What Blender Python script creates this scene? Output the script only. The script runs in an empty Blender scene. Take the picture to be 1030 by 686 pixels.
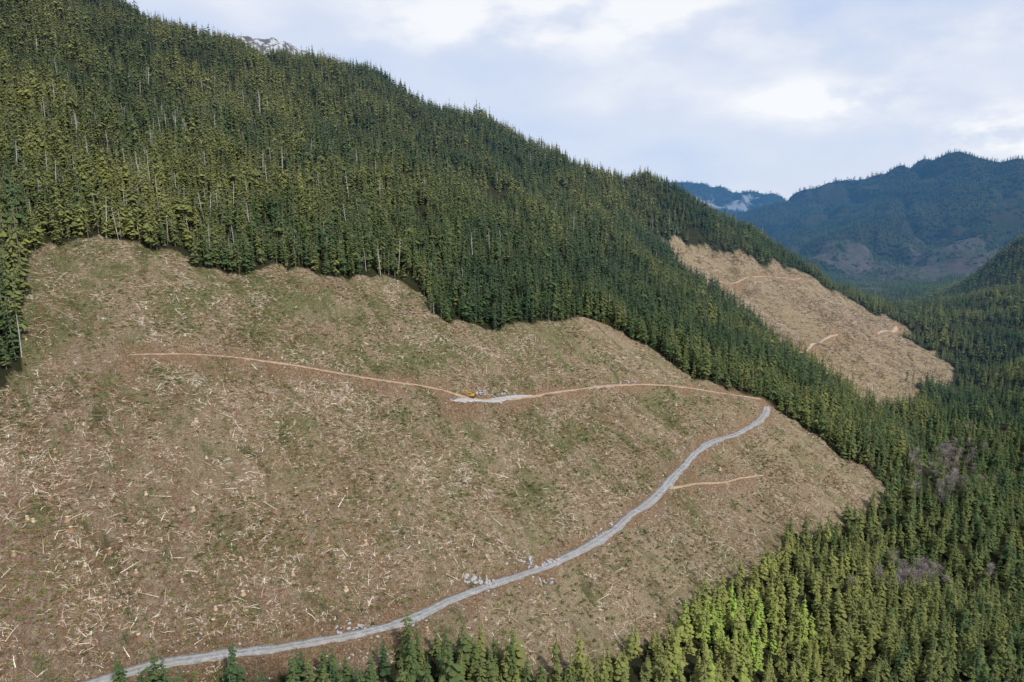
import bpy, math, random
import numpy as np
from mathutils import Vector
random.seed(7); rng=np.random.default_rng(7)
scene=bpy.context.scene; COL=scene.collection
F=687.0; TH=math.radians(10.6); CT,ST=math.cos(TH),math.sin(TH)
# ------------------------------------------------------------ camera
cam=bpy.data.cameras.new('camera'); cam.lens=36*F/1030; cam.sensor_width=36; cam.clip_end=30000; cam.clip_start=1
co=bpy.data.objects.new('camera',cam); COL.objects.link(co); co.rotation_euler=(math.pi/2-TH,0,0); scene.camera=co
def ray(px,py):
    u=(px-515)/F; v=(343-py)/F
    return u, CT+v*ST, -ST+v*CT
def proj(x,y,z):
    d=y*CT-z*ST; up=y*ST+z*CT
    return 515+F*x/d, 343-F*up/d
# ------------------------------------------------------------ noise
def vn(x,y,s=0):
    ix=np.floor(x); iy=np.floor(y); fx=x-ix; fy=y-iy
    fx=fx*fx*fx*(fx*(fx*6-15)+10); fy=fy*fy*fy*(fy*(fy*6-15)+10)
    def h(a,b):
        q=np.sin(a*127.1+b*311.7+s*74.7)*43758.5453
        return q-np.floor(q)
    return (h(ix,iy)*(1-fx)+h(ix+1,iy)*fx)*(1-fy)+(h(ix,iy+1)*(1-fx)+h(ix+1,iy+1)*fx)*fy
def fbm(x,y,s=0,o=4):
    t=0;a=1;n=0
    for k in range(o):
        t=t+a*(vn(x,y,s+k*3.3)*2-1); n+=a; a*=.5; x,y=x*1.9+y*.6,y*1.9-x*.6
    return t/n
def ss(a,b,x):
    t=np.clip((x-a)/(b-a),0,1); return t*t*(3-2*t)
# ------------------------------------------------------------ terrain control points
def yplane(px,py):
    u,y,z=ray(px,py); return 239.4/(.38-.325*u/y-z/y)
C=[]
def cp(px,py,m=1,Y=None):
    u,y,z=ray(px,py); Y=Y or yplane(px,py)*m
    C.append((u/y*Y,Y,z/y*Y)); return C[-1]
for p in [(150,675),(480,597),(690,470),(770,412),(480,403),(130,355),(440,310),(300,270),(600,320),(250,500),(420,500),(560,480),
          (0,686),(300,686),(600,686),(0,520),(0,400),(0,270),(40,245),(100,160),(300,180),(450,230),(0,120),(200,100),(620,430),
          (820,560),(800,680),(720,590),(890,498),(-200,300),(-200,600),(-150,60),(160,240),(330,400)]: cp(*p)
cp(560,250,1.02); cp(690,372,1.0); cp(650,300,1.07); cp(600,240,1.04); cp(540,190,1.02)
cp(740,345,1.08); cp(820,385,1.10); cp(850,405,1.12); cp(900,445,1.08)
cp(680,250,1.2); cp(750,290,1.2); cp(810,300,1.22); cp(850,350,1.2); cp(900,350,1.27); cp(900,398,1.2); cp(955,380,1.32); cp(840,310,1.27)
for p in [(940,470,480),(980,400,700),(1030,450,504),(1030,375,690),(1030,300,930),(1030,236,1250),(990,268,1330),(955,300,1300),(900,303,1540),
          (1030,560,346),(1030,686,240),(1200,500,420),(1250,250,1050),(1250,160,1450),(930,560,350)]: cp(p[0],p[1],Y=p[2])
ridge=[(130,13,1),(180,34,1),(225,45,1),(300,65,1),(345,70,1),(380,80,1.0),(420,107,1.0),(445,117,1.0),(490,118,1.0),(515,135,1.0),(555,156,1.01),(600,169,1.03),(640,179,1.06),(680,192,1.1),(712,207,1.13),(740,222,1.16),(772,242,1.2),(805,266,1.26),(60,-36,1),(0,-60,1)]
for a,b,m in ridge:
    x,y,z=cp(a,b,m)
    C.append((x*1.16,y*1.16,z-.42*.16*y)); C.append((x*1.4,y*1.4,z-.5*.4*y))
C+=[(-900,700,330),(-1100,1100,420),(-600,250,90),(0,60,-205),(-150,60,-170),(150,60,-205),(300,150,-185),(-500,0,0),(700,300,-150),(900,500,-130),
    (860,1750,-196),(1000,2400,-190),(300,2000,-170),(-400,2200,-50),(1800,1600,60),(1700,1000,60)]
C=np.array(C); cc=45.
def ker(dx,dy): return np.sqrt(dx*dx+dy*dy+cc*cc)
n=len(C); S=1000.
A=np.zeros((n+3,n+3)); A[:n,:n]=ker(C[:,None,0]-C[None,:,0],C[:,None,1]-C[None,:,1])+np.eye(n)*-0.6
A[:n,n]=1;A[:n,n+1]=C[:,0]/S;A[:n,n+2]=C[:,1]/S;A[n:,:n]=A[:n,n:].T
W=np.linalg.solve(A,np.r_[C[:,2],0,0,0])
def mq(x,y):
    z=W[n]+W[n+1]*x/S+W[n+2]*y/S
    for i in range(n): z=z+W[i]*ker(x-C[i,0],y-C[i,1])
    return z
def ridge_line(x,y,pts,slope,Y=None):
    best=np.full(x.shape,-1e9)
    P=[]
    for p in pts:
        YY=p[2]; u,yy,z=ray(p[0],p[1]); P.append((u/yy*YY,YY,z/yy*YY))
    for (x0,y0,z0),(x1,y1,z1) in zip(P[:-1],P[1:]):
        L=(x1-x0)**2+(y1-y0)**2
        t=np.clip(((x-x0)*(x1-x0)+(y-y0)*(y1-y0))/L,0,1)
        d=np.hypot(x-x0-t*(x1-x0),y-y0-t*(y1-y0))
        best=np.maximum(best,z0+t*(z1-z0)-slope*(np.sqrt(d*d+60**2)-60))
    return best
def smax(a,b,k):
    h=np.clip(.5+.5*(a-b)/k,0,1); return b*(1-h)+a*h+k*h*(1-h)
def height(x,y):
    d=np.hypot(x,y)
    z=mq(x,y)
    w=ss(1500,2100,d); base=-192+12*fbm(x/400,y/400,9,3)
    z=z*(1-w)+base*w
    wx=x+120*fbm(x/350,y/350,21,3); wy=y+120*fbm(x/350,y/350,22,3)
    m1=ridge_line(wx,wy,[(735,216,4000),(785,205,3800),(830,190,3600),(880,180,3500),(925,163,3400),(955,158,3300),(985,169,3200),(1030,160,3100),(1100,144,3000),(1250,124,2800)],.42)
    m1b=ridge_line(wx,wy,[(930,169,3350),(890,205,2850),(850,250,2350)],.6)
    m1c=ridge_line(wx,wy,[(1030,169,3100),(1000,205,2650),(965,252,2200)],.6)
    m1d=ridge_line(wx,wy,[(860,186,3550),(820,215,3100),(790,245,2700)],.6)
    m2=ridge_line(wx,wy,[(560,175,5600),(640,180,5500),(690,182,5300),(740,190,5200),(790,200,5100),(850,205,5000)],.34)
    m3=ridge_line(x+20*fbm(x/60,y/60,4,3),y,[(210,66,1500),(236,44,1500),(250,38,1500),(272,40,1500),(288,54,1500),(305,85,1500)],.75)
    far=smax(smax(m1,smax(m1b,smax(m1c,m1d,30),30),35),m2,40)+38*fbm(x/170,y/170,31,4)-60*np.clip(1-np.abs(fbm(x/260,y/260,33,3))*3,0,1)**2
    far=np.where(d>1300,far,-1e4)
    wf=ss(1500,2000,d)
    z=np.where(wf>0, z*(1-wf)+smax(far,z,50)*wf, z)
    z=np.maximum(z,m3+6*fbm(x/18,y/18,35,3))
    nz=ss(60,400,d)
    along=x*.76+y*.65; down=-x*.65+y*.76
    gul=1-np.abs(fbm(along/38+.4*fbm(x/40,y/40,18,2),down/190,17,3))*2.2
    gul2=1-np.abs(fbm(along/75+.5*fbm(x/90,y/90,28,2),down/400,27,2))*2.4
    z=z+nz*(4.5*fbm(x/85,y/85,3,4)*ss(150,600,z+330)+1.6*fbm(x/14,y/14,5,3)+.7*fbm(x/3.5,y/3.5,8,2)-4.0*np.clip(gul,0,1)**2*(d<1300))
    z=z+ (d<1400)*(ss(480,800,d))*(8*fbm(x/52,y/52,19,3)-11*np.clip(gul2,0,1)**2)
    return z
NR,NA=1100,640; R0,R1=90.,9500.; A0,A1=math.radians(-52),math.radians(52)
rr=R0*(R1/R0)**(np.arange(NR)/(NR-1)); aa=A0+(A1-A0)*np.arange(NA)/(NA-1)
RR,AA=np.meshgrid(rr,aa,indexing='ij'); X=RR*np.sin(AA); Y=RR*np.cos(AA)
Z=height(X,Y)
def samp(G,x,y):
    r=np.hypot(x,y); a=np.arctan2(x,y)
    i=np.clip(np.log(np.maximum(r,1)/R0)/math.log(R1/R0)*(NR-1),0,NR-1.001); j=np.clip((a-A0)/(A1-A0)*(NA-1),0,NA-1.001)
    i0=i.astype(int); j0=j.astype(int); fi=i-i0; fj=j-j0
    return (G[i0,j0]*(1-fi)+G[i0+1,j0]*fi)*(1-fj)+(G[i0,j0+1]*(1-fi)+G[i0+1,j0+1]*fi)*fj
def hq(x,y): return samp(Z,np.asarray(x,float),np.asarray(y,float))
TS=90*(90.)**(np.arange(3000)/2999.)
def cast(px,py):
    u,y,z=ray(px,py); k=math.hypot(u,y); x=TS*u/k; yy=TS*y/k; zz=TS*z/k
    g=hq(x,yy); below=np.where(zz<g)[0]
    i=below[0] if len(below) else 2999
    return x[i],yy[i]
def castpoly(P): return np.array([cast(*p) for p in P])
def inpoly(x,y,P):
    r=np.zeros(x.shape,bool); m=len(P)
    for i in range(m):
        x0,y0=P[i];x1,y1=P[(i+1)%m]
        if y0==y1: continue
        c=((y0>y)!=(y1>y))&(x<(x1-x0)*(y-y0)/(y1-y0)+x0)
        r^=c
    return r
cut1=castpoly([(22,255),(60,246),(110,238),(165,246),(200,268),(250,275),(290,268),(330,278),(380,276),(410,289),(437,306),(437,318),(470,328),(520,328),(570,324),(600,321),
   (640,344),(680,368),(720,388),(760,404),(800,424),(840,449),(870,474),(897,497),(868,513),(820,536),(755,576),(700,610),(655,645),(610,672),(540,680),(490,668),(430,660),(390,664),(330,675),(250,683),(190,689),(150,699),(110,725),(0,790),(-190,760),(-190,410),(8,408),(18,350),(20,300)])
cut2=castpoly([(668,247),(700,250),(740,254),(775,264),(812,277),(835,292),(860,304),(900,327),(930,353),(960,376),(950,388),(925,400),(905,412),(880,410),(850,395),(828,375),(800,362),(780,345),(755,325),(730,302),(700,283),(680,265)])
cut3=castpoly([(805,256),(850,246),(900,252),(945,246),(1000,252),(975,266),(930,284),(890,292),(850,286)])
def masks(x,y):
    jx=x+8*fbm(x/16,y/16,41,3); jy=y+8*fbm(x/16,y/16,42,3)
    kx=x+24*fbm(x/26,y/26,45,3); ky=y+24*fbm(x/26,y/26,46,3)
    m1=inpoly(jx,jy,cut1); m2=inpoly(kx,ky,cut2)
    m3=inpoly(x+240*fbm(x/130,y/130,43,4),y+240*fbm(x/130,y/130,44,4),cut3)
    return m1,m2,m3
# ------------------------------------------------------------ roads
def path(P,step=1.5,sm=9,ref=None):
    w=np.array([cast(*p) for p in P]); out=[]
    Q=np.vstack([2*w[0]-w[1],w,2*w[-1]-w[-2]])
    for i in range(1,len(Q)-2):
        L=np.hypot(*(Q[i+1]-Q[i])); k=max(2,int(L/step))
        for t in np.arange(k)/k:
            out.append(.5*((2*Q[i])+(-Q[i-1]+Q[i+1])*t+(2*Q[i-1]-5*Q[i]+4*Q[i+1]-Q[i+2])*t*t+(-Q[i-1]+3*Q[i]-3*Q[i+1]+Q[i+2])*t**3))
    out=np.array(out+[w[-1]])
    def smo(a,k):
        p=np.pad(a,(k,k),mode='edge'); return np.convolve(p,np.ones(2*k+1)/(2*k+1),'valid')
    x=smo(out[:,0],sm//2); y=smo(out[:,1],sm//2); x[0],y[0]=out[0]; x[-1],y[-1]=out[-1]
    x=x+.6*fbm(x/14,y/14,51,2); y=y+.6*fbm(x/14,y/14,52,2)
    z=smo(smo(hq(x,y),8),6)
    if ref is not None:
        b=((x[:,None]-ref[:,0])**2+(y[:,None]-ref[:,1])**2).argmin(1); z=ref[b,2]*1.0
    return np.c_[x,y,z]
main=path([(20,712),(60,698),(110,682),(160,669),(220,658),(300,649),(350,641),(400,628),(440,611),(480,594),(520,581),(560,567),(590,551),(615,535),(640,517),(660,499),(680,478),(695,460),(710,447),(735,438),(755,428),(768,418),(772,409),(764,403)])
upper=path([(764,403),(735,396),(690,390),(640,389),(600,391),(550,396),(500,402),(470,401),(440,392),(410,386),(370,381),(330,374),(290,367),(240,359),(200,356),(160,355),(130,357)])
spur=path([(672,491),(690,489),(708,485),(725,487),(745,482),(756,478),(768,480)])
pad=path([(535,397),(515,400),(500,403),(485,406),(470,410),(452,413)],ref=upper)
r2a=path([(720,281),(745,282),(775,278),(806,279)]); r2b=path([(803,354),(815,348),(830,340),(843,336)]); r2f=path([(882,338),(892,332),(901,326)]); r2c=path([(700,262),(730,268),(755,276),(790,296),(830,310),(865,322)]); r2e=path([(770,318),(800,322),(830,330),(870,345),(905,352)])
roads=[(main,2.5,'gravel',6.0),(upper,1.7,'dirt',10.),(spur,1.5,'dirt',7),(pad,4.0,'gravel2',6),(r2a,1.2,'pale',9),(r2b,1.8,'pale',10),(r2f,2.4,'pale',9),(r2c,.6,None,8),(r2e,.6,None,8)]
dirt=np.zeros(Z.shape)
for pts,w,k,dw in roads:
    cx,cy=pts[:,0],pts[:,1]
    sel=(X>cx.min()-26)&(X<cx.max()+26)&(Y>cy.min()-26)&(Y<cy.max()+26)
    idx=np.where(sel.ravel())[0]
    xs=X.ravel()[idx]; ys=Y.ravel()[idx]; zz=Z.ravel(); dd=dirt.ravel()
    for c in range(0,len(idx),20000):
        q=idx[c:c+20000]; D=(xs[c:c+20000,None]-cx)**2+(ys[c:c+20000,None]-cy)**2
        b=D.argmin(1); d=np.sqrt(D[np.arange(len(q)),b])
        f=1-ss(w+.9,w+4.0,d); zz[q]=zz[q]*(1-f)+pts[b,2]*f
        nn=fbm(X.ravel()[q]/7,Y.ravel()[q]/7,61,3)
        up_=np.where((-(xs[c:c+20000]-cx[b])*.65+(ys[c:c+20000]-cy[b])*.76)>0,.75,1.15)
        ln_=ss(len(pts)*.25,len(pts)*.75,b)*.5+.6 if pts is upper else 1.
        amp=1. if k else .55*(fbm(X.ravel()[q]/30,Y.ravel()[q]/30,62,2)>-.05)
        dd[q]=np.maximum(dd[q],(1-ss(w+.3,w+np.maximum(.8,dw*up_*ln_*(1+2.0*nn)),d))*.9*amp)
    Z=zz.reshape(Z.shape); dirt=dd.reshape(Z.shape)
M1,M2,M3=masks(X,Y)
pkr=np.hypot(X+530,Y-1500)<230
snow=(pkr&(Z>280)).astype(float)*ss(-.02,.2,fbm(X/7,Y/7,71,3))*.9; peak=(pkr&(Z>270)).astype(float)
pxg,pyg=proj(X,Y,Z)
snow=np.maximum(snow,(RR>4300)*(ss(.15,.4,fbm(X/90,Y/90,72,4)))*.4*((pyg>196)&(pyg<218)&(pxg>690)&(pxg<770)))
def blob(px,py,r):
    a,b=cast(px,py); return np.exp(-((X-a)**2+(Y-b)**2)/r**2)
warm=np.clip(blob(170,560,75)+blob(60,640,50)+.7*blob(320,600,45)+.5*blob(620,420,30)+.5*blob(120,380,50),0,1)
sun_paint=np.clip(blob(560,640,40)+blob(640,560,40)+blob(820,470,60)+.6*blob(640,350,60)+.4*blob(480,520,45)+.5*blob(250,470,40),0,1)  # sun patches on the clearcut, painted as paler ground
# ------------------------------------------------------------ mesh helpers
def mesh_np(name,V,Fc,mats=(),smooth=False):
    me=bpy.data.meshes.new(name); me.from_pydata([tuple(v) for v in V],[],[tuple(f) for f in Fc])
    for m in mats: me.materials.append(m)
    if smooth: me.polygons.foreach_set('use_smooth',[True]*len(me.polygons))
    me.update(); return me
def grid_mesh(name,V,nr,nc,mat):
    me=bpy.data.meshes.new(name); i=np.arange(nr-1)[:,None]*nc+np.arange(nc-1)[None,:]
    q=np.stack([i,i+1,i+nc+1,i+nc],-1).reshape(-1,4)[:,::-1]
    me.vertices.add(len(V)); me.vertices.foreach_set('co',V.astype(np.float32).ravel())
    me.loops.add(q.size); me.loops.foreach_set('vertex_index',q.astype(np.int32).ravel())
    me.polygons.add(len(q)); me.polygons.foreach_set('loop_start',np.arange(len(q),dtype=np.int32)*4); me.polygons.foreach_set('loop_total',np.full(len(q),4,np.int32))
    me.polygons.foreach_set('use_smooth',np.ones(len(q),bool))
    me.update(calc_edges=True); me.validate(); me.materials.append(mat); return me
def link(name,me,parent=None,**kw):
    o=bpy.data.objects.new(name,me); COL.objects.link(o)
    if parent: o.parent=parent
    for k,v in kw.items(): o[k]=v
    return o
# ------------------------------------------------------------ materials
HZ=(.075,.26,.58)  # blue of the painted distance haze
class NT:
    def __init__(s,name):
        s.m=bpy.data.materials.new(name); s.m.use_nodes=True; s.t=s.m.node_tree; s.t.nodes.clear()
    def n(s,ty,**kw):
        x=s.t.nodes.new(ty)
        for k,v in kw.items():
            if k.startswith('i_'):
                key=k[2:]; key=int(key) if key.isdigit() else key.replace('_',' ')
                if hasattr(v,'is_output') : s.t.links.new(v,x.inputs[key])
                else: x.inputs[key].default_value=v
            else: setattr(x,k,v)
        return x
    def noise(s,vec,scale,detail=4,rough=.6,dist=0):
        x=s.n('ShaderNodeTexNoise',i_Scale=scale,i_Detail=detail,i_Roughness=rough,i_Distortion=dist,i_Vector=vec); return x.outputs['Fac']
    def ramp(s,fac,stops):
        x=s.n('ShaderNodeValToRGB',i_Fac=fac); e=x.color_ramp.elements
        while len(e)<len(stops): e.new(.5)
        for el,(p,c) in zip(e,stops): el.position=p; el.color=(c[0],c[1],c[2],1) if not isinstance(c,(int,float)) else (c,c,c,1)
        return x.outputs['Color']
    def mix(s,f,a,b,bt='MIX'):
        x=s.n('ShaderNodeMix',data_type='RGBA',blend_type=bt)
        for sock,v in ((x.inputs[0],f),(x.inputs[6],a),(x.inputs[7],b)):
            if hasattr(v,'is_output'): s.t.links.new(v,sock)
            else: sock.default_value=v if isinstance(v,(int,float)) else (*v,1)
        return x.outputs[2]
    def math(s,op,a,b=0):
        x=s.n('ShaderNodeMath',operation=op,i_0=a,i_1=b); return x.outputs[0]
    def finish(s,col,rough=.9,bump=None,haze=True,spec=.15):
        b=s.n('ShaderNodeBsdfPrincipled',i_Roughness=rough)
        if hasattr(col,'is_output'): s.t.links.new(col,b.inputs['Base Color'])
        else: b.inputs['Base Color'].default_value=(*col,1)
        b.inputs['Specular IOR Level'].default_value=spec
        if bump is not None:
            bn=s.n('ShaderNodeBump',i_Strength=bump[1],i_Distance=bump[2],i_Height=bump[0]); s.t.links.new(bn.outputs[0],b.inputs['Normal'])
        out=s.n('ShaderNodeOutputMaterial'); sh=b.outputs[0]
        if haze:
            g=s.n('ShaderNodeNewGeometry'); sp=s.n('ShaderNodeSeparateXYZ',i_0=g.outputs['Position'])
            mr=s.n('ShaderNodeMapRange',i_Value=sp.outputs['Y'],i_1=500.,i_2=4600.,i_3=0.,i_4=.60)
            e=s.n('ShaderNodeEmission',i_Color=(*HZ,1),i_Strength=.76); mx=s.n('ShaderNodeMixShader',i_0=mr.outputs[0])  # distance haze painted as blue surface emission, growing with world Y
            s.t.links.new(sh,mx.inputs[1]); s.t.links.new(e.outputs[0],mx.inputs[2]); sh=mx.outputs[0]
        s.t.links.new(sh,out.inputs['Surface']); return s.m
def mat_terrain():
    t=NT('hillside_ground'); g=t.n('ShaderNodeNewGeometry').outputs['Position']
    at=t.n('ShaderNodeAttribute',attribute_name='zone'); s3=t.n('ShaderNodeSeparateColor',i_0=at.outputs['Color']); r,gg,b=s3.outputs; al=at.outputs['Alpha']
    A_=lambda nm: t.n('ShaderNodeAttribute',attribute_name=nm).outputs['Fac']
    pk=A_('peak'); c2=A_('second'); wm=A_('warm'); lt=A_('sun_paint')
    mp=t.n('ShaderNodeMapping',i_Vector=g); mp.inputs['Rotation'].default_value=(0,0,math.radians(-40.5)); mp2=t.n('ShaderNodeMapping',i_Vector=mp.outputs[0]); mp2.inputs['Scale'].default_value=(1,.3,.4); sg_=mp2.outputs[0]
    big=t.noise(g,.024,6,.7,.5); mid=t.noise(g,.13,6,.75,.8); fine=t.noise(g,.9,8,.8,1.5); vf=t.noise(g,2.0,6,.85,1.2)
    streak=t.noise(sg_,.10,7,.75,.8); streak2=t.noise(sg_,.30,8,.8,.9)
    green=t.ramp(fine,[(.34,(.035,.045,.013)),(.46,(.110,.130,.032)),(.57,(.20,.205,.060)),(.7,(.42,.38,.22))])
    brown=t.ramp(fine,[(.34,(.07,.045,.026)),(.45,(.26,.175,.10)),(.54,(.46,.34,.215)),(.66,(.72,.62,.48))])
    f=t.math('ADD',t.math('MULTIPLY',big,.5),t.math('MULTIPLY',streak,.5))
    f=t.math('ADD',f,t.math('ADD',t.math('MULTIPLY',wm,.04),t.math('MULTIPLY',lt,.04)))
    f=t.ramp(f,[(.465,0.),(.56,1.)])
    f=t.math('MAXIMUM',f,t.math('MULTIPLY',c2,.7))
    cut=t.mix(f,green,brown)
    cut=t.mix(t.ramp(vf,[(.50,.0),(.62,.75)]),cut,(.64,.55,.42))
    cut=t.mix(t.ramp(vf,[(.37,.85),(.455,.0)]),cut,(.035,.028,.014))
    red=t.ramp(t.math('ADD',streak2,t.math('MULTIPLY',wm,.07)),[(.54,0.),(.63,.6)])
    red=t.math('MULTIPLY',red,t.math('SUBTRACT',1.,t.math('MULTIPLY',c2,.6)))
    cut=t.mix(red,cut,t.ramp(fine,[(.35,(.14,.07,.045)),(.6,(.42,.235,.15))])); cut=t.mix(t.math('MULTIPLY',c2,.25),cut,(.46,.36,.22))
    cut=t.mix(t.math('MULTIPLY',lt,.28),cut,(.56,.46,.29))  # painted sun patches mixed into the ground colour
    cut=t.mix(t.ramp(streak,[(.35,.6),(.45,0.)]),cut,(.075,.075,.030))
    soil=t.ramp(fine,[(.36,(.10,.055,.032)),(.5,(.33,.20,.115)),(.64,(.60,.46,.32))])
    floor=t.ramp(mid,[(.3,(.025,.03,.012)),(.7,(.06,.06,.026))])
    c=t.mix(r,floor,cut); c=t.mix(b,c,t.ramp(t.noise(g,.02,7,.85),[(.38,(.03,.055,.025)),(.48,(.07,.07,.05)),(.62,(.115,.09,.095))]))
    c=t.mix(gg,c,soil); c=t.mix(pk,c,t.ramp(t.noise(g,.08,5,.8),[(.35,(.06,.055,.055)),(.6,(.2,.18,.17))])); c=t.mix(al,c,(.75,.77,.81))
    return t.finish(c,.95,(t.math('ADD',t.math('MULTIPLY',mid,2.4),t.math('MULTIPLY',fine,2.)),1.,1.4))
MT=mat_terrain()
def simple(name,stops,scale=3,detail=4,rough=.85,bump=None,haze=True,obj=False,spec=.15):
    t=NT(name); v=t.n('ShaderNodeTexCoord').outputs['Object'] if obj else t.n('ShaderNodeNewGeometry').outputs['Position']
    f=t.noise(v,scale,detail,.65); c=t.ramp(f,stops)
    return t.finish(c,rough,(f,bump,.1) if bump else None,haze,spec)
def foliage(name,mode):
    t=NT(name); a=t.n('ShaderNodeAttribute',attribute_name='tint',attribute_type=mode)
    tc=t.n('ShaderNodeTexCoord').outputs['Object']
    nz=t.noise(tc,1.1,3,.7)
    fac=t.math('ADD',a.outputs['Fac'],t.math('MULTIPLY',t.math('SUBTRACT',nz,.5),.22))
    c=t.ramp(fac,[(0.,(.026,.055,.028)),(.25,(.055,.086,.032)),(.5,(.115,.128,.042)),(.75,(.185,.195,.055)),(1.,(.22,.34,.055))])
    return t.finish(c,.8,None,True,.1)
FOL_I=foliage('conifer_needles_mass','INSTANCER'); FOL_O=foliage('conifer_needles','OBJECT')
BARK=simple('bark',[(.3,(.10,.085,.07)),(.7,(.25,.23,.2))],1.5)
SNAG=simple('weathered_wood',[(.3,(.28,.27,.25)),(.7,(.54,.52,.48))],1.)
def woodmat(name,mode):
    t=NT(name); a=t.n('ShaderNodeAttribute',attribute_name='tint',attribute_type=mode); nz=t.noise(t.n('ShaderNodeTexCoord').outputs['Object'],2,3)
    c=t.ramp(t.math('ADD',a.outputs['Fac'],t.math('MULTIPLY',t.math('SUBTRACT',nz,.5),.4)),[(0,(.05,.035,.024)),(.35,(.25,.15,.085)),(.6,(.46,.36,.25)),(1,(.74,.67,.57))])
    return t.finish(c,.85)
WOOD_I=woodmat('slash_wood','INSTANCER'); WOOD_O=woodmat('log_wood','OBJECT')
CUTW=simple('cut_wood_face',[(.3,(.38,.31,.22)),(.7,(.50,.42,.32))],3)
def brushmat():
    t=NT('brush_leaves'); a=t.n('ShaderNodeAttribute',attribute_name='tint',attribute_type='INSTANCER')
    c=t.ramp(a.outputs['Fac'],[(0,(.04,.06,.016)),(.4,(.115,.14,.032)),(.7,(.20,.185,.06)),(1,(.27,.15,.085))]); return t.finish(c,.85)
BRUSH=brushmat()
ROCK=simple('broken_rock',[(.3,(.16,.155,.15)),(.55,(.34,.335,.33)),(.75,(.52,.51,.5))],1.2,5,.85,.6,obj=True)
ALD=simple('bare_twigs',[(.3,(.17,.145,.135)),(.7,(.34,.29,.275))],1.)
def roadmat(name,stops,edge=(.27,.19,.12)):
    t=NT(name); g=t.n('ShaderNodeNewGeometry').outputs['Position']
    a=t.n('ShaderNodeAttribute',attribute_name='across').outputs['Fac']
    f=t.noise(g,.45,8,.85,.5); f2=t.noise(g,.07,4,.7); c=t.ramp(f,stops)
    c=t.mix(t.ramp(f2,[(.45,0.),(.65,.5)]),c,(.22,.195,.165))
    tr=t.math('ABSOLUTE',t.math('SUBTRACT',t.math('ABSOLUTE',a),.42)); k=t.ramp(tr,[(.05,.45),(.2,0.)])
    c=t.mix(k,c,stops[-1][1]); e=t.ramp(t.math('ADD',t.math('ABSOLUTE',a),t.math('MULTIPLY',f,1.5)),[(1.1,0.),(1.5,.95)])
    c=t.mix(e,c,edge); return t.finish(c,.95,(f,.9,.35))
ROADM={'gravel':roadmat('gravel_road',[(.34,(.115,.115,.115)),(.5,(.225,.225,.225)),(.66,(.38,.38,.375))],(.22,.165,.12)),'dirt':roadmat('dirt_road',[(.36,(.16,.095,.055)),(.64,(.50,.37,.25))],(.28,.165,.095)),'gravel2':roadmat('landing_gravel',[(.34,(.22,.22,.22)),(.66,(.48,.475,.465))]),'pale':roadmat('pale_track',[(.34,(.25,.19,.13)),(.66,(.48,.40,.30))],(.34,.26,.17))}
# ------------------------------------------------------------ terrain object
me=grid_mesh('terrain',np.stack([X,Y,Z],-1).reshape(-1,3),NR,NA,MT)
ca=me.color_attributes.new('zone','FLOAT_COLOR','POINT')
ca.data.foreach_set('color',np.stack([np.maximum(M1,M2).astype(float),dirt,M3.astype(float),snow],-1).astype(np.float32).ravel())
for nm,arr in (('peak',peak),('second',M2.astype(float)),('warm',warm),('sun_paint',sun_paint)):
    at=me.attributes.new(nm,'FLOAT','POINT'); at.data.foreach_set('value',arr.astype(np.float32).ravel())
link('terrain',me,kind='structure')
for ri,(pts,w,k,dw) in enumerate(roads):
    if not k: continue
    T=np.gradient(pts[:,:2],axis=0); T/=np.linalg.norm(T,axis=1)[:,None]; N=np.c_[T[:,1],-T[:,0]]
    V=[];AC=[]
    prof=[(-1.15,-.9),(-1,.10),(-.5,.2),(0,.3),(.5,.2),(1,.10),(1.15,-.9)]
    for i,p in enumerate(pts):
        jag=.5 if k=='gravel' else 1.15
        wd=[w*(1+jag*(float(vn(np.float64(i*.11),np.float64(s*5.),ri))-.5)+.7*jag*(float(vn(np.float64(i*.55),np.float64(s*5.),ri+9))-.5)) for s in (0,1)]
        taper=min(1,(len(pts)-i)/8+.2,(i/6+.3) if k in('gravel2','pale') else 1) if k!='gravel' else 1
        for q,h in prof:
            wl=wd[0] if q<0 else wd[1]
            V.append((p[0]+N[i,0]*q*wl*taper,p[1]+N[i,1]*q*wl*taper,p[2]+h+(.03 if ri>2 else .004)*ri)); AC.append(q)
    rm=grid_mesh('road',np.array(V),len(pts),7,ROADM[k]); at=rm.attributes.new('across','FLOAT','POINT'); at.data.foreach_set('value',np.array(AC,np.float32))
    link({'gravel':'gravel_road','dirt':'dirt_track','gravel2':'gravel_landing','pale':'dirt_track'}[k],rm,kind='structure')
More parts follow.
